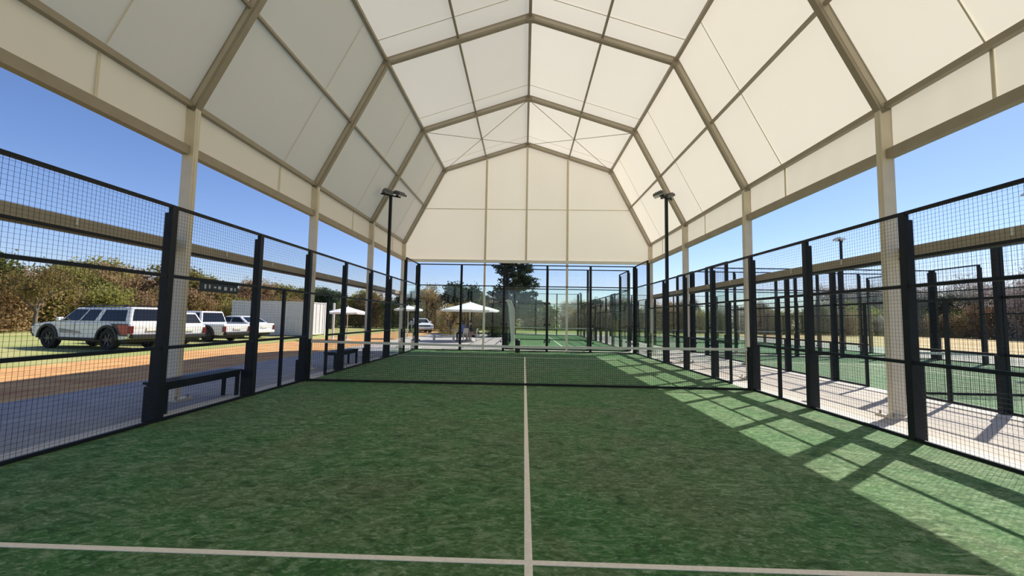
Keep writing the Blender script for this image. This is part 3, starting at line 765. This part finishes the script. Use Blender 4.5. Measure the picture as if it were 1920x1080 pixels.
# people: one continuous skinned body each
def person(label, loc, rz, shirt, trousers, lean):
    root = thing('person', label, 'person', loc, rz, None)
    J = {}; E = []
    def j(n, p, r, par=None):
        J[n] = (Vector(p), r)
        if par: E.append((par, n))
    # seated facing +y, seat at z = .46
    j('pel', (0, 0, .56), .135); j('wai', (0, .02+lean*.3, .74), .125, 'pel'); j('che', (0, .04+lean*.7, .93), .15, 'wai'); j('neb', (0, .05+lean, 1.07), .075, 'che')
    j('nec', (0, .07+lean*1.1, 1.13), .052, 'neb'); j('hea', (0, .09+lean*1.2, 1.22), .085, 'nec'); j('cro', (0, .08+lean*1.25, 1.31), .075, 'hea')
    for s, n in ((-1, 'l'), (1, 'r')):
        j('sh'+n, (s*.17, .04+lean*.9, 1.03), .062, 'che'); j('el'+n, (s*.24, .10+lean, .78), .046, 'sh'+n); j('wr'+n, (s*.17, .32+lean, .72), .032, 'el'+n); j('ha'+n, (s*.14, .40+lean, .72), .036, 'wr'+n)
        for q in range(4): j('f%d%s' % (q, n), (s*(.11+.02*q), .48+lean, .70-.005*q), .011, 'ha'+n)
        j('th'+n, (s*.10, .43+lean, .74), .012, 'ha'+n)
        j('hi'+n, (s*.10, .04, .54), .10, 'pel'); j('kn'+n, (s*.13, .46, .53), .062, 'hi'+n); j('an'+n, (s*.13, .44, .10), .040, 'kn'+n); j('to'+n, (s*.14, .62, .045), .036, 'an'+n)
    names = list(J); me = bpy.data.meshes.new('body'); me.from_pydata([J[n][0] for n in names], [(names.index(a), names.index(b)) for a, b in E], [])
    o = bpy.data.objects.new('body', me); C.objects.link(o)
    md = o.modifiers.new('s', 'SKIN'); 
    sv = me.skin_vertices[0].data if me.skin_vertices else None
    if sv is None:
        bm = bmesh.new(); bm.from_mesh(me); bm.verts.layers.skin.verify(); bm.to_mesh(me); bm.free(); sv = me.skin_vertices[0].data
    for k, n in enumerate(names): sv[k].radius = (J[n][1], J[n][1]); sv[k].use_root = (n == 'pel')
    sb = o.modifiers.new('u', 'SUBSURF'); sb.levels = 1; sb.render_levels = 1
    dg = bpy.context.evaluated_depsgraph_get(); dg.update()
    m2 = bpy.data.meshes.new_from_object(o.evaluated_get(dg))
    bpy.data.objects.remove(o); m2.name = 'body'
    m2.materials.clear()
    for mm in ('skin', shirt, trousers, 'shoe'): m2.materials.append(MATS[mm])
    for p in m2.polygons:
        c = p.center; k = 0
        if c.z < .60 and c.y < .9: k = 2
        if c.z < .10: k = 3
        if .60 <= c.z < 1.10 and not (c.y > .24+lean): k = 1
        if c.y > .30+lean and c.z > .64: k = 0
        p.material_index = k; p.use_smooth = True
    put('body', m2, root)
    hc = Vector((0, .085+lean*1.2, 1.25))
    m_ = MB(); vs = []; fs = []; n = 14
    for i in range(8):
        ph = math.pi*.62*i/7
        for k in range(n):
            a = 2*math.pi*k/n; rr = .105
            cut = 1.0 if math.sin(a) < .3 else max(.55, 1-.5*(math.sin(a)-.3))
            ph2 = ph*cut
            vs.append((hc.x+rr*.9*math.sin(ph2)*math.cos(a), hc.y-.012+rr*math.sin(ph2)*math.sin(a), hc.z+.02+rr*math.cos(ph2)))
    for i in range(7):
        for k in range(n): fs.append((i*n+k, i*n+(k+1) % n, (i+1)*n+(k+1) % n, (i+1)*n+k))
    obj('hair', m_.add(vs, fs), 'hair', root, smooth=True)
    obj('nose', MB().add([(-.014, hc.y+.078, 1.205), (.014, hc.y+.078, 1.205), (0, hc.y+.108, 1.207), (0, hc.y+.078, 1.25)], [(0,2,1),(0,1,3),(0,3,2),(1,2,3)]), 'skin', root)
    for s in (-1, 1):
        obj('eye', MB().lathe([(.004, -.008), (.011, 0), (.004, .008)], 8), 'hair', root, (s*.03, hc.y+.082, 1.245))
        obj('ear', MB().lathe([(.006, -.025), (.014, 0), (.006, .025)], 8), 'skin', root, (s*.088, hc.y, 1.225))
    obj('mouth', MB().box(-.02, .02, hc.y+.072, hc.y+.082, 1.173, 1.179), 'lamp_red', root)
    return root
person('person in a blue top seated under the white parasol', (-3.95, 17.75, -0.014), 0.9, 'shirt_blue', 'trouser_dark', .02)
person('person in dark top and pink trousers leaning forward under the parasol', (-3.35, 18.3, -0.014), 1.5, 'shirt_dark', 'trouser_pink', .12)

# ------------------------------------------------------------------ trees
def tree_meshes(key, seed, h, spread, levels, leaf, nleaf, lsize, trunk_r, bark, trunk=.13, sg=.06, low=.38):
    def mk():
        r = random.Random(seed); wood = MB(); tips = []
        def grow(p, d, length, rad, lev):
            q = [p]; n = 3
            for i in range(n):
                d = (d + Vector((r.uniform(-.22, .22), r.uniform(-.22, .22), r.uniform(-.05, .16)))).normalized(); q.append(q[-1]+d*length/n)
            wood.tube(q, [rad*(1-.45*i/n) for i in range(n+1)], 5 if lev < 2 else 3, cap=False)
            if lev >= 2: tips.extend(q[1:])
            if lev >= levels: return
            k = r.choice((3, 4)) if lev < 2 else r.choice((2, 3, 3))
            for i in range(k):
                a = r.uniform(0, 6.28); t = r.uniform(.45, 1.0); base = q[1]+(q[3]-q[1])*t
                nd = (d*.75 + Vector((math.cos(a), math.sin(a), r.uniform(-.05, .45)))*spread).normalized()
                grow(base, nd, length*r.uniform(.58, .8), rad*.52, lev+1)
        grow(Vector((0, 0, -.1)), Vector((r.uniform(-.08, .08), r.uniform(-.08, .08), 1)), h*trunk, trunk_r, 0)
        mz = max(t.z for t in tips); k = h/mz
        vs = [(x*k if z > .2 else x, y*k if z > .2 else y, z*k) for x, y, z in wood.v]; wood.v = vs
        tm = wood.mesh('trunk', bark, smooth=True, fix=False)
        lm = None
        if nleaf:
            lv = []; lfc = []
            for i in range(nleaf):
                t = r.choice(tips)*k; g_ = h*sg
                c = t + Vector((r.gauss(0, g_), r.gauss(0, g_), r.gauss(0, g_*.8))); s = lsize*r.uniform(.6, 1.4)
                if r.random() < low: c.z = max(.15, c.z*r.uniform(.02, .8))
                u = Vector((r.gauss(0, 1), r.gauss(0, 1), r.gauss(0, 1))).normalized(); w = u.orthogonal().normalized(); w = w*math.cos(1)+u.cross(w)*math.sin(1)
                o = len(lv); lv += [c-u*s, c+w*s*.5, c+u*s, c-w*s*.5]; lfc.append((o, o+1, o+2, o+3))
            lm = MB(); lm.v = [tuple(v) for v in lv]; lm.f = lfc; lm = lm.mesh('foliage', leaf, fix=False)
        return tm, lm
    return cached(('tree', key), mk)
def pine_meshes():
    def mk():
        r = random.Random(3); wood = MB().tube([(0, 0, -.1), (.05, 0, 4), (0, .05, 8), (0, 0, 11)], [.28, .22, .14, .03], 8)
        lv = []; lf_ = []
        for z in [1.8+.42*i for i in range(22)]:
            rad = 3.3*(1-(z-1.8)/10.2)**.7+.2
            for b in range(7):
                a = r.uniform(0, 6.28); L_ = rad*r.uniform(.65, 1.1); tip = Vector((math.cos(a)*L_, math.sin(a)*L_, z+.12*L_+r.uniform(-.2, .3)))
                wood.tube([(0, 0, z), tuple(tip*.5+Vector((0, 0, z*.5))), tuple(tip)], [.05, .03, .01], 4, cap=False)
                for q in range(int(60*L_/2)+24):
                    t = r.uniform(.3, 1.05); c = Vector((0, 0, z)).lerp(tip, t)+Vector((r.gauss(0, .16), r.gauss(0, .16), r.gauss(.05, .12))); s = r.uniform(.14, .30)
                    u = Vector((r.gauss(0, 1), r.gauss(0, 1), r.gauss(.3, .7))).normalized(); w = u.orthogonal().normalized()
                    o = len(lv); lv += [c-u*s, c+w*s*.4, c+u*s, c-w*s*.4]; lf_.append((o, o+1, o+2, o+3))
        m_ = MB(); m_.v = [tuple(v) for v in lv]; m_.f = lf_
        return wood.mesh('trunk', 'bark', smooth=True, fix=False), m_.mesh('foliage', 'leaf_dark', fix=False)
    return cached('pine', mk)
KIND = {
 'olive':  lambda v: tree_meshes(('olive', v), 11+v, 5.6, .85, 4, 'leaf_olive', 9000, .12, .13, 'bark'),
 'autumn': lambda v: tree_meshes(('autumn', v), 31+v, 5.6, .80, 4, 'leaf_brown', 6500, .11, .12, 'bark'),
 'bare':   lambda v: tree_meshes(('bare', v), 51+v, 8.5, .85, 5, 'leaf_grey', 7000, .11, .16, 'bark_grey', sg=.06, low=.25),
 'green':  lambda v: tree_meshes(('green', v), 71+v, 5.0, .90, 4, 'leaf_green', 10000, .13, .15, 'bark'),
 'dark':   lambda v: tree_meshes(('dark', v), 91+v, 6.0, .75, 4, 'leaf_dark', 11000, .14, .16, 'bark'),
 'lone':   lambda v: tree_meshes(('lone', v), 95, 6.0, .75, 4, 'leaf_olive', 2600, .12, .18, 'bark', trunk=.34, low=.0),
 'scrub':  lambda v: tree_meshes(('scrub', v), 111+v, 3.4, 1.1, 3, ('leaf_olive', 'leaf_brown', 'leaf_grey', 'leaf_green')[v], 7000, .11, .07, 'bark', trunk=.10, sg=.11, low=.5),
 'pine':   lambda v: pine_meshes()}
def tree(kind, x, y, sc, label, group=None, v=0, z=-0.06, name='tree'):
    tm, lm = KIND[kind](v)
    root = thing(name, label, 'tree' if name == 'tree' else 'bush', (x, y, z), R.uniform(0, 6.28), group)
    root.scale = (sc*R.uniform(.9, 1.1), sc*R.uniform(.9, 1.1), sc)
    put('trunk', tm, root)
    if lm: stuff(put('foliage', lm, root))
    return root
# left row, beyond the parked vehicles
tree('lone', -33.5, 18.5, .75, 'lone dark-trunked tree at the far left edge of the grass')
for i in range(46):
    t = i/45
    tree('scrub', -40+R.uniform(-2, 2)+t*5, 6+t*56, R.uniform(.75, 1.2), ('low olive-green bush under the left tree row', 'low brown bush under the left tree row')[i % 2], 'bushes under the left tree row', i % 2, name='bush')
for i in range(30):
    t = i/29; k = ('olive', 'autumn', 'olive', 'green', 'autumn')[i % 5]
    tree(k, -44+R.uniform(-4, 3)+t*6, 4+t*58, R.uniform(.85, 1.25), {'olive': 'olive-leaved tree in the row behind the parked white vehicles', 'autumn': 'brown-leaved tree in the row behind the parked white vehicles', 'green': 'greener tree in the row behind the parked white vehicles'}[k], 'trees behind the parked vehicles', R.randrange(2))
for i in range(18):
    tree('bare', -54+R.uniform(-3, 3), 2+i*4.0, R.uniform(.62, .85), 'leafless grey tree rising behind the left tree row', 'leafless trees on the left', R.randrange(3))
# middle, beyond patio and courts
tree('pine', -1.2, 37.0, .92, 'tall dark pine seen through the centre of the end glass')
for i in range(12):
    k = ('green', 'dark', 'olive', 'autumn')[i % 4]
    tree(k, -26+i*2.0+R.uniform(-1, 1), 44+R.uniform(-4, 6), R.uniform(.75, 1.0), {'green': 'mid green tree beyond the patio', 'dark': 'dark evergreen tree beyond the patio', 'olive': 'olive-leaved tree beyond the patio', 'autumn': 'brown-leaved tree beyond the patio'}[k], 'trees beyond the patio', R.randrange(2))
tree('olive', -4.9, 24.5, .50, 'yellow-green bush just behind the white parasol', name='bush', v=1)
tree('autumn', -6.1, 25.5, .48, 'brown bush just behind the white parasol', name='bush', v=1)
tree('dark', -2.7, 26.0, .42, 'dark clipped bush right of the white parasol', name='bush', v=0)
tree('green', -7.2, 29.5, .36, 'green bush between the parasols behind the glass', name='bush', v=1)
for i in range(20):
    k = ('bare', 'green', 'bare', 'olive', 'dark')[i % 5]
    sc = R.uniform(.7, .95) * (.8 if k == 'bare' else 1.0)
    tree(k, 1+i*2.9+R.uniform(-1, 1), 66+R.uniform(-5, 8), sc, {'bare': 'leafless tree in the row beyond the far courts', 'green': 'green tree in the row beyond the far courts', 'olive': 'olive-leaved tree in the row beyond the far courts', 'dark': 'dark evergreen in the row beyond the far courts'}[k], 'trees beyond the far courts', R.randrange(2))
# scrub in front of the far rows
LB = {0: 'olive-green', 1: 'brown', 2: 'grey twiggy', 3: 'green'}
for i in range(36):
    k = (0, 2, 3, 2, 1)[i % 5]
    tree('scrub', -27+i*2.5+R.uniform(-1, 1), 52+R.uniform(-2, 4), R.uniform(.8, 1.25), 'low %s bush beyond the far courts' % LB[k], 'bushes beyond the far courts', k, name='bush')
for i in range(44):
    k = (2, 2, 1, 2, 0)[i % 5]
    tree('scrub', 60.5+R.uniform(-1, 2), 1+i*1.8, R.uniform(.9, 1.4), 'low %s bush along the straw field' % LB[k], 'bushes along the straw field', k, name='bush')
# right row, beyond the straw field
for i in range(34):
    k = ('bare', 'bare', 'dark', 'bare', 'bare', 'autumn', 'bare')[i % 7]
    tree(k, 60+R.uniform(-2, 6), 2+i*2.3, R.uniform(.8, 1.15) if k == 'bare' else R.uniform(.7, 1.0), {'bare': 'leafless grey tree along the straw field', 'dark': 'dark evergreen along the straw field', 'autumn': 'brown-leaved tree along the straw field'}[k], 'trees along the straw field', R.randrange(3) if k == 'bare' else R.randrange(2))
